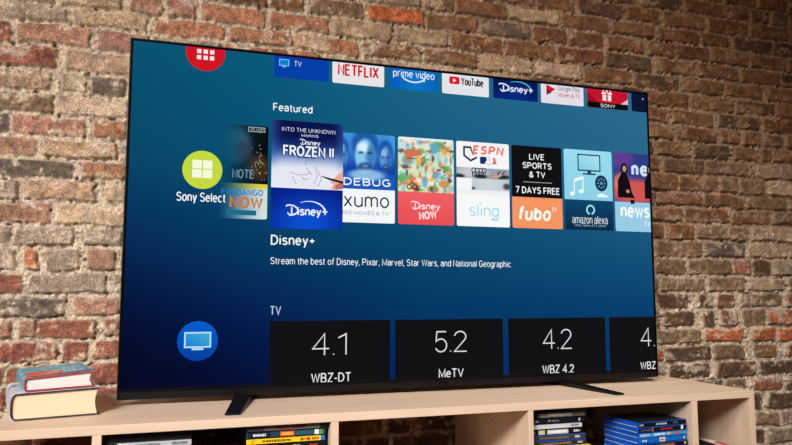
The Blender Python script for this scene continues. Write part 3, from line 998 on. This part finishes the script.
# white card with sports lettering
def pic(u, v):
    if v > .52:
        return (244, 245, 248)
    c = (196, 204, 212)
    if v < .10 or .27 < v < .31:
        c = (238, 240, 242)
    if v >= .31:
        c = mixc((150, 158, 168), (196, 202, 208), blob(u, v, .3, .42, .3, .1))
        c = mixc(c, (40, 40, 46), blob(u, v, .05, .34, .10, .04) + blob(u, v, .84, .36, .18, .04) + blob(u, v, .45, .35, .12, .04))
    elif v >= .10:
        c = mixc((206, 214, 222), (170, 182, 192), abs(u - .6))
        c = mixc(c, (60, 56, 58), .9 * blob(u, v, .95, .18, .07, .06) + .8 * blob(u, v, .3, .12, .05, .03))
        c = mixc(c, (244, 246, 248), 1 if u < .28 else 0)
    return tuple(c)
s = card(954, (246, 248, 250), pic, (1, 1), (44, 50))
s.text('ESPN', 1008, 1118, 705, 734, (246, 120, 92), 0.30, 0.15, d=2, gap=.40)
s.line([(1010, 708), (1010, 704), (1002, 726), (980, 726), (980, 700), (1002, 684), (1024, 696)], 6, (22, 24, 34), 2)
s.grid(1034, 1074, 676, 699, (18, 44, 112), r=3, d=2)
s.poly([(1050, 677), (1058, 690), (1054, 698), (1064, 698), (1066, 686), (1074, 680), (1070, 677)], (240, 244, 248), 3)
s.poly([(1066, 677), (1064, 697), (1086, 697), (1092, 677)], (240, 110, 92), 2)
s.poly([(1064, 698), (1068, 690), (1066, 680), (1072, 676), (1080, 686), (1076, 698)], (244, 246, 248), 3)
for i in range(4):
    cx = 1012 + i * 12
    s.arc(cx, 655, 6.5, 7, 0, 2 * PI, 3, (30, 32, 40), d=2)
    s.line([(cx - 4, 648), (cx - 3, 634)], 4, (30, 32, 40), 2)
    s.line([(cx + 4, 648), (cx + 3, 634)], 2.5, (30, 32, 40), 2)
for x in (1082, 1098):
    s.line([(x - 14, 632), (x + 8, 644), (x + 20, 656)], [8, 7, 3], (196, 160, 140), 2)
    s.line([(x + 10, 646), (x + 22, 656)], 4, (60, 50, 52), 3)
s.text('sling', 996, 1096, 501, 549, (158, 212, 240), 0.11, d=2)
s.disc(1033, 551, 3.5, 3.5, (240, 210, 140), 10, 2)
s.grid(1072, 1094, 499, 504, (170, 218, 240), d=2)
put(s, 'featured_card')

s = card(1144, (246, 150, 96), (14, 14, 18))
for t, a, b, z, h in (('LIVE', 1207, 1262, 700, 20), ('SPORTS', 1183, 1288, 671, 20), ('& TV', 1206, 1264, 642, 20)):
    s.text(t, a, b, z, z + h, WHITE, 0.18, d=2)
s.line([(1184, 627), (1288, 627)], 2, (170, 170, 174), 2)
s.text('7 DAYS FREE', 1156, 1316, 590, 612, WHITE, 0.18, d=2)
s.text('fubo', 1166, 1282, 503, 549, (250, 246, 242), 0.23, 0.12, d=2)
s.text('TV', 1285, 1306, 534, 549, (250, 246, 242), 0.14, 0.2, d=2)
put(s, 'featured_card')

s = card(1334, lambda u, v: mixc((8, 40, 72), (10, 70, 108), v), lambda u, v: mixc((140, 208, 230), (150, 222, 240), v), (1, 5), (1, 4), x1=1517)
s.line([(1387, 676), (1470, 676), (1470, 728), (1387, 728)], 4.5, (20, 62, 96), 3, True)
s.grid(1389, 1468, 678, 726, lambda u, v: mixc((130, 206, 228), (176, 228, 240), (u + v) / 2), 3, 3, d=2)
s.grid(1422, 1436, 666, 675, (20, 62, 96), d=2)
s.grid(1404, 1454, 662, 667, (20, 62, 96), d=2)
W2 = (238, 248, 252)
s.disc(1362, 597, 9, 7, W2, 16, 2)
s.disc(1396, 606, 9, 7, W2, 16, 2)
s.line([(1370, 597), (1372, 642), (1404, 652), (1404, 606)], 4, W2, 2)
s.line([(1372, 642), (1404, 652)], 9, W2, 2)
s.disc(1474, 636, 24, 27, (14, 52, 84), 28, 2)
for i in range(8):
    a = i * PI / 4
    s.disc(1474 + 13 * math.cos(a), 636 + 15 * math.sin(a), 3, 3.4, (90, 160, 190), 8, 3)
s.disc(1474, 636, 5, 5.6, (90, 160, 190), 10, 3)
s.grid(1456, 1500, 590, 596, W2, r=2.9, d=2)
s.disc(1474, 596, 13, 6, W2, 16, 2)
s.arc(1430, 546, 14, 14, PI * -.42, PI * 1.42, 6, (150, 222, 236), d=2)
s.text('amazon alexa', 1360, 1494, 500, 527, (224, 240, 246), 0.08, d=2)
s.text('Music, Camera, & TV Control', 1370, 1486, 490, 498, (170, 200, 214), 0.13, d=2)
put(s, 'featured_card')

def pic(u, v):
    c = mixc((70, 60, 150), (40, 60, 130), v)
    c = mixc(c, (120, 60, 150), .7 * blob(u, v, .12, .9, .3, .2))
    c = mixc(c, (224, 90, 70), blob(u, v, .45, .22, .7, .24) * .9)
    c = mixc(c, (250, 130, 90), .8 * blob(u, v, .15, .40, .16, .18))
    return tuple(c)
s = card(1525, (152, 204, 230), pic, (1, 1), (30, 30), x1=1708)
s.text('n', 1594, 1622, 668, 706, (206, 226, 246), 0.26, d=2)
s.text('e', 1628, 1662, 668, 706, (206, 226, 246), 0.26, d=2)
for cx, w in ((1562, 1.0), (1664, .8)):
    s.poly([(cx - 25 * w, 592), (cx + 42 * w, 592), (cx + 30 * w, 612), (cx + 22 * w, 650), (cx + 10 * w, 676), (cx - 8 * w, 676), (cx - 24 * w, 650)], (16, 12, 18), 3)
    s.disc(cx + 2, 690, 14 * w, 20, (30, 16, 18), 18, 4)
    s.disc(cx + 3, 690, 7.5 * w, 11, (196, 140, 118), 14, 5)
    s.disc(cx + 14 * w, 614, 7, 6, (196, 140, 118), 10, 5)
s.grid(1586, 1602, 572, 586, (20, 18, 24), r=3, d=3)
s.text('newsy', 1546, 1690, 516, 562, (240, 248, 252), 0.22, d=2)
s.text('tv', 1640, 1664, 498, 518, (240, 248, 252), 0.12, d=2)
put(s, 'featured_card')

# channel cards along the bottom
for x, num, n0, n1, name, w0, w1 in ((390, '4.1', 509, 609, 'WBZ-DT', 507, 623), (755, '5.2', 880, 984, 'MeTV', 891, 972),
                                     (1123, '4.2', 1243, 1348, 'WBZ 4.2', 1239, 1353), (1488, '4.4', 1608, 1710, 'WBZ 4.4', 1603, 1718)):
    s = ui()
    s.grid(x, x + 350, -10, 196, (15, 15, 19), r=4, d=1)
    s.text(num[:2] if num == '4.4' else num, n0, 1663 if num == '4.4' else n1, 98, 161, (226, 228, 232), 0.062, d=2)
    s.text('WBZ' if num == '4.4' else name, w0, 1664 if num == '4.4' else w1, 23 if num != '4.4' else 25, 50, (228, 230, 234), 0.15, d=2)
    put(s, 'channel_card')

# ------------------------------------------------------------------ the two books
M_PAGE_C = pbsdf('cream_pages', (226, 202, 170), 0.85)
M_PAGE_W = pbsdf('white_pages', (222, 216, 212), 0.85)
for m in (M_PAGE_C, M_PAGE_W):
    tc = nd(m, 'ShaderNodeTexCoord')
    mp = nd(m, 'ShaderNodeMapping')
    mp.inputs['Scale'].default_value = (6, 6, 900)
    lk(m, tc.outputs['Object'], mp.inputs['Vector'])
    n = nd(m, 'ShaderNodeTexNoise')
    n.inputs['Scale'].default_value = 1.0
    n.inputs['Detail'].default_value = 2
    lk(m, mp.outputs['Vector'], n.inputs['Vector'])
    bp = nd(m, 'ShaderNodeBump')
    bp.inputs['Strength'].default_value = 0.25
    bp.inputs['Distance'].default_value = 0.001
    lk(m, n.outputs['Fac'], bp.inputs['Height'])
    lk(m, bp.outputs['Normal'], bsdf(m).inputs['Normal'])
M_COVER_K = pbsdf('black_book_cloth', (34, 32, 36), 0.6)
M_COVER_R = pbsdf('red_book_cloth', (176, 44, 46), 0.6)


def jacket(name, cols, stops, scale, seed):
    m = pbsdf(name, (200, 200, 200), 0.3)
    tc = nd(m, 'ShaderNodeTexCoord')
    n = nd(m, 'ShaderNodeTexNoise')
    n.inputs['Scale'].default_value = scale
    n.inputs['Detail'].default_value = 3
    mp = nd(m, 'ShaderNodeMapping')
    mp.inputs['Location'].default_value = (seed, seed * .7, 0)
    lk(m, tc.outputs['Object'], mp.inputs['Vector'])
    lk(m, mp.outputs['Vector'], n.inputs['Vector'])
    rp = nd(m, 'ShaderNodeValToRGB')
    while len(rp.color_ramp.elements) < len(cols):
        rp.color_ramp.elements.new(0.5)
    for e, c, p in zip(rp.color_ramp.elements, cols, stops):
        e.position = p
    for e, c in zip(rp.color_ramp.elements, cols):
        e.color = rgba(c)
    lk(m, n.outputs['Fac'], rp.inputs['Fac'])
    lk(m, rp.outputs['Color'], bsdf(m).inputs['Base Color'])
    return m


M_JACK_G = jacket('grey_blue_jacket', [(92, 94, 112), (190, 194, 212), (228, 230, 240)], [.34, .46, .58], 22, 3.0)
M_JACK_T = jacket('teal_jacket', [(44, 110, 142), (70, 150, 176), (130, 196, 204)], [.35, .5, .68], 40, 5.0)


def hull(w, t0, t1, off, n=10):
    """outer line of a closed book: fore edge at +x, rounded spine at -x"""
    top = lambda x: t0 + (t1 - t0) * x / w
    r = t0 * 0.5
    pts = [(w, top(w) + off)]
    for i in range(n + 1):
        a = PI / 2 + PI * i / n
        e = 0.32                                  # flattened round
        cx = r * e
        pts.append((cx + (r * e + off) * math.cos(a), t0 / 2 + (t0 / 2 + off) * (abs(math.sin(a)) ** 0.6) * (1 if math.sin(a) >= 0 else -1)))
    pts.append((w, -off))
    return pts


def hardcover(name, label, w, t0, t1, dep, board, loc, rz, tilt, m_pages, m_cover, m_jack, jack_w=1.0):
    root = thing(name, label, 'book', loc, rz)
    root.rotation_euler = (0, tilt, rz)
    zb = board + 0.0012
    def lift(pts):
        return [(x, z + zb) for x, z in pts]
    # pages, set back from the boards, hollow fore edge
    a = hull(w - 0.006, t0 - 2 * board, t1 - 2 * board, 0.0)
    n = 6
    fore = []
    wt, wb = a[0], a[-1]
    for i in range(1, n):
        s_ = i / n
        fore.append((wb[0] - 0.006 * math.sin(PI * s_), wb[1] + (wt[1] - wb[1]) * s_))
    bm = bmesh.new()
    extrude_profile(bm, [(x + 0.001, z) for x, z in lift(a) + [(p[0], p[1] + zb) for p in fore]], 0.0045, dep - 0.0045)
    obj('page_block', bm_mesh('page_block', bm), m_pages, root)
    def shell(off0, off1, y0, y1, wi):
        o_ = hull(w, t0 - 2 * board, t1 - 2 * board, off1)
        i_ = hull(w, t0 - 2 * board, t1 - 2 * board, off0)
        cut = lambda p: (min(p[0], w * wi), p[1])
        bm = bmesh.new()
        pts = lift([cut(p) for p in o_]) + list(reversed(lift([cut(p) for p in i_])))
        A = [bm.verts.new((x, y0, z)) for x, z in pts]
        B = [bm.verts.new((x, y1, z)) for x, z in pts]
        N = len(o_)
        for i in range(N - 1):
            j = 2 * N - 1 - i
            bm.faces.new((A[i], A[i + 1], A[j - 1], A[j]))
            bm.faces.new((B[i], B[j], B[j - 1], B[i + 1]))
            bm.faces.new((A[i], B[i], B[i + 1], A[i + 1]))
            bm.faces.new((A[j], A[j - 1], B[j - 1], B[j]))
        bm.faces.new((A[0], A[2 * N - 1], B[2 * N - 1], B[0]))
        bm.faces.new((A[N - 1], B[N - 1], B[N], A[N]))
        bmesh.ops.recalc_face_normals(bm, faces=bm.faces[:])
        return bm
    obj('cover', bm_mesh('cover', shell(0.0, board, 0.0, dep, 1.0)), m_cover, root)
    jk = None
    if m_jack:
        jk = obj('dust_jacket', bm_mesh('dust_jacket', shell(board + 0.0002, board + 0.0010, 0.0015, dep - 0.001, jack_w)), m_jack, root)
    return root, jk


big, _ = hardcover('hardcover_book', 'thick hardcover with cream pages and grey jacket lying flat under the smaller book', 0.187, 0.0600, 0.0640, 0.235, 0.003,
                   (-0.213, -0.157, ZT + 0.0002), 0.215, 0.0, M_PAGE_C, M_COVER_K, M_JACK_G)
tl = math.atan2(0.004, 0.187)
small, jk = hardcover('hardcover_book', 'small red hardcover in a teal and orange jacket, on top of the thick cream-paged book', 0.148, 0.0300, 0.0365, 0.232, 0.0028,
                      (-0.188, -0.150, ZT + 0.0640), 0.235, -tl, M_PAGE_W, M_COVER_R, M_JACK_T)
# orange patch and rows of pale lettering marks printed on the small book's jacket
pr = Sheet(lambda x, y, d: (x, y, 0.0300 + 0.0065 * x / 0.148 + 0.0026 + d * 0.0003))
r4 = np.random.default_rng(5).uniform(-1, 1, (40, 40))
def teal(u, v):
    k = r4[int(v * 39), int(u * 39)]
    return mixc((66, 150, 182), (140, 214, 222) if k > 0 else (36, 100, 140), abs(k) * .8)
pr.grid(0.006, 0.1475, 0.0018, 0.230, teal, 24, 30, d=-0.5)
pr.poly([(0.006, 0.004), (0.070, 0.004), (0.092, 0.080), (0.055, 0.110), (0.030, 0.100), (0.006, 0.118)], (210, 78, 52), 0)
pr.poly([(0.012, 0.0018), (0.1475, 0.0018), (0.1475, 0.026), (0.055, 0.012), (0.012, 0.012)], (66, 76, 108), 1)
r2 = random.Random(3)
for row in range(4):
    y = 0.05 + row * 0.04
    x = 0.05 + 0.006 * row
    while x < 0.128:
        w_ = r2.uniform(0.004, 0.010)
        if r2.random() < .8:
            pr.grid(x, x + w_, y, y + 0.016, (196, 222, 224) if row else (226, 226, 220), d=1)
        x += w_ + 0.003
for k in range(7):
    pr.grid(0.02 + k * 0.006, 0.024 + k * 0.006, 0.022, 0.031, (236, 196, 180), d=2)
jm = pr.mesh('jacket_print')
obj('jacket_print', jm, M_PRINT, jk)

# ------------------------------------------------------------------ disc cases in the cubbies
def plastic(name, c):
    return pbsdf(name, c, 0.28)


SHELL = {'black': plastic('black_case_plastic', (16, 16, 18)), 'blue': plastic('blue_case_plastic', (16, 86, 190)),
         'grey': plastic('grey_case_plastic', (120, 116, 110)), 'yellow': plastic('yellow_case_plastic', (226, 190, 40))}
M_PAPER = pbsdf('sleeve_paper', (226, 230, 236), 0.5)


def disc_case(label, x, y, z, w, t, shell, spine, marks, rz=0.0, group=None, top=None, dep=0.135):
    """x, y: left front corner of the spine; z: underside"""
    root = thing('disc_case', label, 'disc case', (x, y, z), rz, group)
    bm = bmesh.new()
    g = 0.0003
    box_bm(bm, 0, w, 0, dep, g, t - g, 0.0012, 2)
    obj('shell', bm_mesh('shell', bm), SHELL[shell], root)
    # paper sleeve edge showing along the two short sides
    bm = bmesh.new()
    box_bm(bm, -0.0003, 0.0012, 0.006, dep - 0.001, g + 0.0010, g + 0.0021)
    if shell == 'blue':
        obj('sleeve_edge', bm_mesh('sleeve_edge', bm), M_PAPER, root)
    else:
        bm.free()
    s = Sheet(lambda a, b, d: (a, -0.0003 - d * 0.0003, b))
    e = 0.0014
    s.grid(e, w - e, g + e, t - g - e, spine)
    for a, b, c, kind in marks:                 # fractions along the spine
        xa, xb = e + (w - 2 * e) * a, e + (w - 2 * e) * b
        if kind == 'band':
            s.grid(xa, xb, g + e, t - g - e, c, d=1)
        elif kind == 'oval':
            s.disc((xa + xb) / 2, t / 2, (xb - xa) / 2, t * .27, c, 16, 2)
        elif kind[0] == '=':
            s.text(kind[1:], xa, xb, t * .30, t * .70, c, 0.14, d=3)
        else:                                   # unreadable title: a row of small strokes
            r_ = random.Random(hash((round(a, 3), c)) & 0xffff if False else int(a * 1000) + c[0])
            q = xa
            while q < xb:
                ww = r_.uniform(0.0014, 0.0040)
                h = r_.uniform(.14, .22) * t
                s.grid(q, min(q + ww, xb), t / 2 - h, t / 2 + h, c, d=3)
                q += ww + r_.uniform(0.0008, 0.0016)
    sh = s.mesh('spine_label')
    obj('spine_label', sh, M_PRINT, root)
    s2 = Sheet(lambda a, b, d: (a, b, t - g + 0.0001))
    s2.grid(0.002, w - 0.002, 0.002, dep - 0.006, top or tuple(np.array(spine) * .5) if not callable(spine) else (24, 24, 26))
    obj('cover_sheet', s2.mesh('cover_sheet'), M_PRINT, root)
    return root


HID = [((22, 22, 26), 'black'), ((40, 50, 70), 'black'), ((70, 66, 62), 'black'), ((30, 40, 60), 'black'), ((90, 30, 34), 'black'), ((34, 34, 34), 'black')]
GROUPS = {0: 'disc cases stacked in the cubby below the books', 1: 'disc cases stacked in the cubby by the left television foot',
          2: 'disc cases stacked against the middle divider', 3: 'blue edged disc cases stacked by the right divider'}


def stack(gi, x, y, n, t, w, spec, rz0, where, hid_shell=None):
    r_ = random.Random(40 + gi)
    for k in range(n):
        z = Z_SH + 0.0001 + (n - 1 - k) * t
        if k < len(spec):
            lab, shell, spine, marks, dx, top = spec[k]
        else:
            c, shell = HID[(k + gi) % len(HID)]
            shell = hid_shell or shell
            lab = f'plain disc case at the bottom of the stack {where}'
            marks, dx, top = [(.2, .7, (180, 176, 170), 'title')], 0.0, None
            spine = c
        disc_case(lab, x + dx, y + r_.uniform(-.003, .003), z, w, t - 0.0002, shell, spine, marks,
                  rz0 + r_.uniform(-.012, .012), GROUPS[gi], top, 0.148 if gi == 3 else 0.135)


W_, Y_ = (214, 214, 214), (226, 188, 40)
stack(0, -0.001, -0.246, 12, 0.01590, 0.180, [
    ('black disc case topmost in the cubby below the books', 'black', (14, 14, 16), [], 0, None),
    ('silver spined disc case second from top in the cubby below the books', 'black', (178, 180, 182),
     [(.0, .10, (20, 20, 22), 'band'), (.12, .14, (240, 240, 240), 'band'), (.30, .62, (130, 132, 136), 'title'), (.76, .95, (96, 98, 104), 'title')], 0, None),
    ('pale grey disc case third from top in the cubby below the books', 'black', (150, 150, 152), [(.3, .7, (60, 60, 66), 'title')], 0, None)],
    0.0, 'below the books')
stack(1, 0.301, -0.252, 13, 0.01505, 0.192, [
    ('grey disc case with dark red title, topmost of the stack by the left television foot', 'black', (112, 106, 104),
     [(.36, .52, (120, 22, 26), 'title'), (.56, .74, (120, 22, 26), 'title'), (.0, .2, (64, 62, 64), 'band'), (.92, 1.0, (24, 24, 28), 'band')], 0.002, (104, 100, 98)),
    ('dark teal disc case with an orange block in the middle of its spine', 'black', (34, 62, 84),
     [(.02, .30, (22, 30, 44), 'band'), (.08, .24, (222, 226, 232), 'title'), (.42, .60, (214, 92, 34), 'band'), (.44, .58, (250, 190, 90), 'title'),
      (.62, .84, (38, 84, 100), 'band'), (.86, .92, (226, 230, 232), 'band'), (.93, .97, (90, 150, 60), 'band')], 0, None),
    ('bright yellow disc case with a blue end and red oval', 'black', (236, 196, 36),
     [(.06, .10, (226, 150, 60), 'oval'), (.20, .56, (90, 74, 20), 'title'), (.68, .74, (110, 80, 24), 'title'), (.75, .81, (214, 50, 40), 'oval'),
      (.83, .92, (110, 90, 30), 'title'), (.945, 1.0, (26, 110, 200), 'band')], 0, None),
    ('black disc case with white marks, just under the bright yellow one', 'black', (18, 18, 22),
     [(.1, .3, W_, 'title'), (.58, .68, W_, 'title'), (.8, .9, (200, 60, 50), 'title')], 0, None)],
    0.0, 'by the left television foot')
stack(2, 1.0700, -0.236, 12, 0.01525, 0.168, [
    ('grey disc case with pale title, topmost of the stack against the middle divider', 'black', (96, 94, 90),
     [(.0, .10, (26, 26, 28), 'band'), (.14, .96, (150, 146, 140), 'band'), (.30, .72, (226, 222, 214), 'title'), (.74, .95, (40, 40, 42), 'band')], 0.0, (60, 58, 56)),
    ('navy disc case reading PAN on its spine', 'black', (20, 24, 36), [(.02, .12, (170, 172, 176), 'title'), (.30, .50, (206, 208, 212), '=PAN'), (.88, .91, (226, 228, 230), 'oval')], -0.004, None),
    ('white spined disc case between the navy one and a black-and-white one', 'black', (206, 208, 210), [(.78, .94, (110, 112, 118), 'title')], -0.010, None),
    ('black and white disc case directly under the white spined one', 'black', (24, 24, 26),
     [(.02, .12, (150, 150, 150), 'title'), (.18, .30, (196, 190, 150), 'band'), (.34, .74, (190, 190, 188), 'band'), (.38, .70, (250, 250, 250), 'title'), (.84, .96, W_, 'title')], -0.012, None),
    ('dark brown disc case with blue edge, second above the big yellow one', 'blue', (62, 52, 46), [(.14, .7, (120, 100, 84), 'title'), (.8, .9, W_, 'title')], -0.004, None),
    ('dark disc case with tan title, resting on the big yellow one', 'blue', (48, 40, 38), [(.14, .72, (150, 120, 96), 'title'), (.84, .94, (190, 186, 180), 'title')], -0.002, None),
    ('yellow disc case with dark figure on its spine, stacked against the middle divider', 'yellow', (240, 214, 40),
     [(.30, .60, (200, 160, 40), 'title'), (.70, .74, (60, 40, 30), 'oval'), (.78, .86, (40, 30, 30), 'band')], 0.010, None)],
    0.0, 'against the middle divider')
stack(3, 1.3800, -0.274, 10, 0.01470, 0.1770, [
    ('black spined blue disc case with white title, topmost by the right divider', 'blue', (16, 18, 24),
     [(.02, .10, (190, 170, 200), 'title'), (.36, .58, (196, 198, 204), 'title'), (.72, .82, (90, 94, 100), 'title')], 0.0, (26, 26, 30)),
    ('black spined blue disc case with red title, second from top by the right divider', 'blue', (20, 20, 24),
     [(.04, .26, (90, 92, 96), 'title'), (.28, .30, (226, 100, 60), 'band'), (.46, .70, (206, 40, 34), 'title'), (.88, .93, (226, 230, 234), 'band')], 0.0, None),
    ('light blue disc case with bold white title and orange spots', 'blue', (66, 150, 214),
     [(.03, .20, (206, 230, 246), 'title'), (.30, .54, (246, 248, 250), 'title'), (.57, .66, (226, 150, 90), 'oval'), (.74, .84, (222, 76, 52), 'oval'), (.58, .62, (250, 240, 220), 'oval')], 0.004, None),
    ('plain mid blue disc case with small red and white badge', 'blue', (22, 104, 190),
     [(.06, .16, (196, 222, 240), 'title'), (.42, .54, (226, 232, 236), 'band'), (.43, .53, (206, 50, 50), 'title'), (.92, .96, (230, 206, 60), 'oval')], 0.002, None),
    ('black disc case with gold title, fifth from top by the right divider', 'blue', (16, 16, 18),
     [(.06, .16, (210, 214, 218), 'title'), (.36, .72, (170, 120, 56), 'title'), (.92, .96, (230, 206, 60), 'oval')], 0.002, None),
    ('yellow spined disc case low in the stack by the right divider', 'blue', (228, 184, 40), [(.1, .5, (120, 80, 30), 'title')], 0.002, None)],
    0.075, 'by the right divider', 'blue')

# narrow black case at the bottom of the right-hand cubby, with a cream and red lid
M_RED = pbsdf('red_card', (186, 40, 44), 0.5)
M_LID = pbsdf('cream_card', (214, 200, 172), 0.6)
bk = thing('storage_case', 'narrow black case with cream and red top in the far right cubby', 'case', (1.7000, -0.262, Z_SH + 0.0002), -0.06)
box('body', 0.0, 0.026, 0.0, 0.20, 0.0, 0.055, M_COVER_K, bk, 0.0012)
box('lid', 0.0006, 0.0254, 0.001, 0.199, 0.055, 0.0580, M_LID, bk, 0.0006)
box('label_band', 0.0070, 0.0258, 0.0004, 0.070, 0.0556, 0.0586, M_RED, bk, 0.0004)
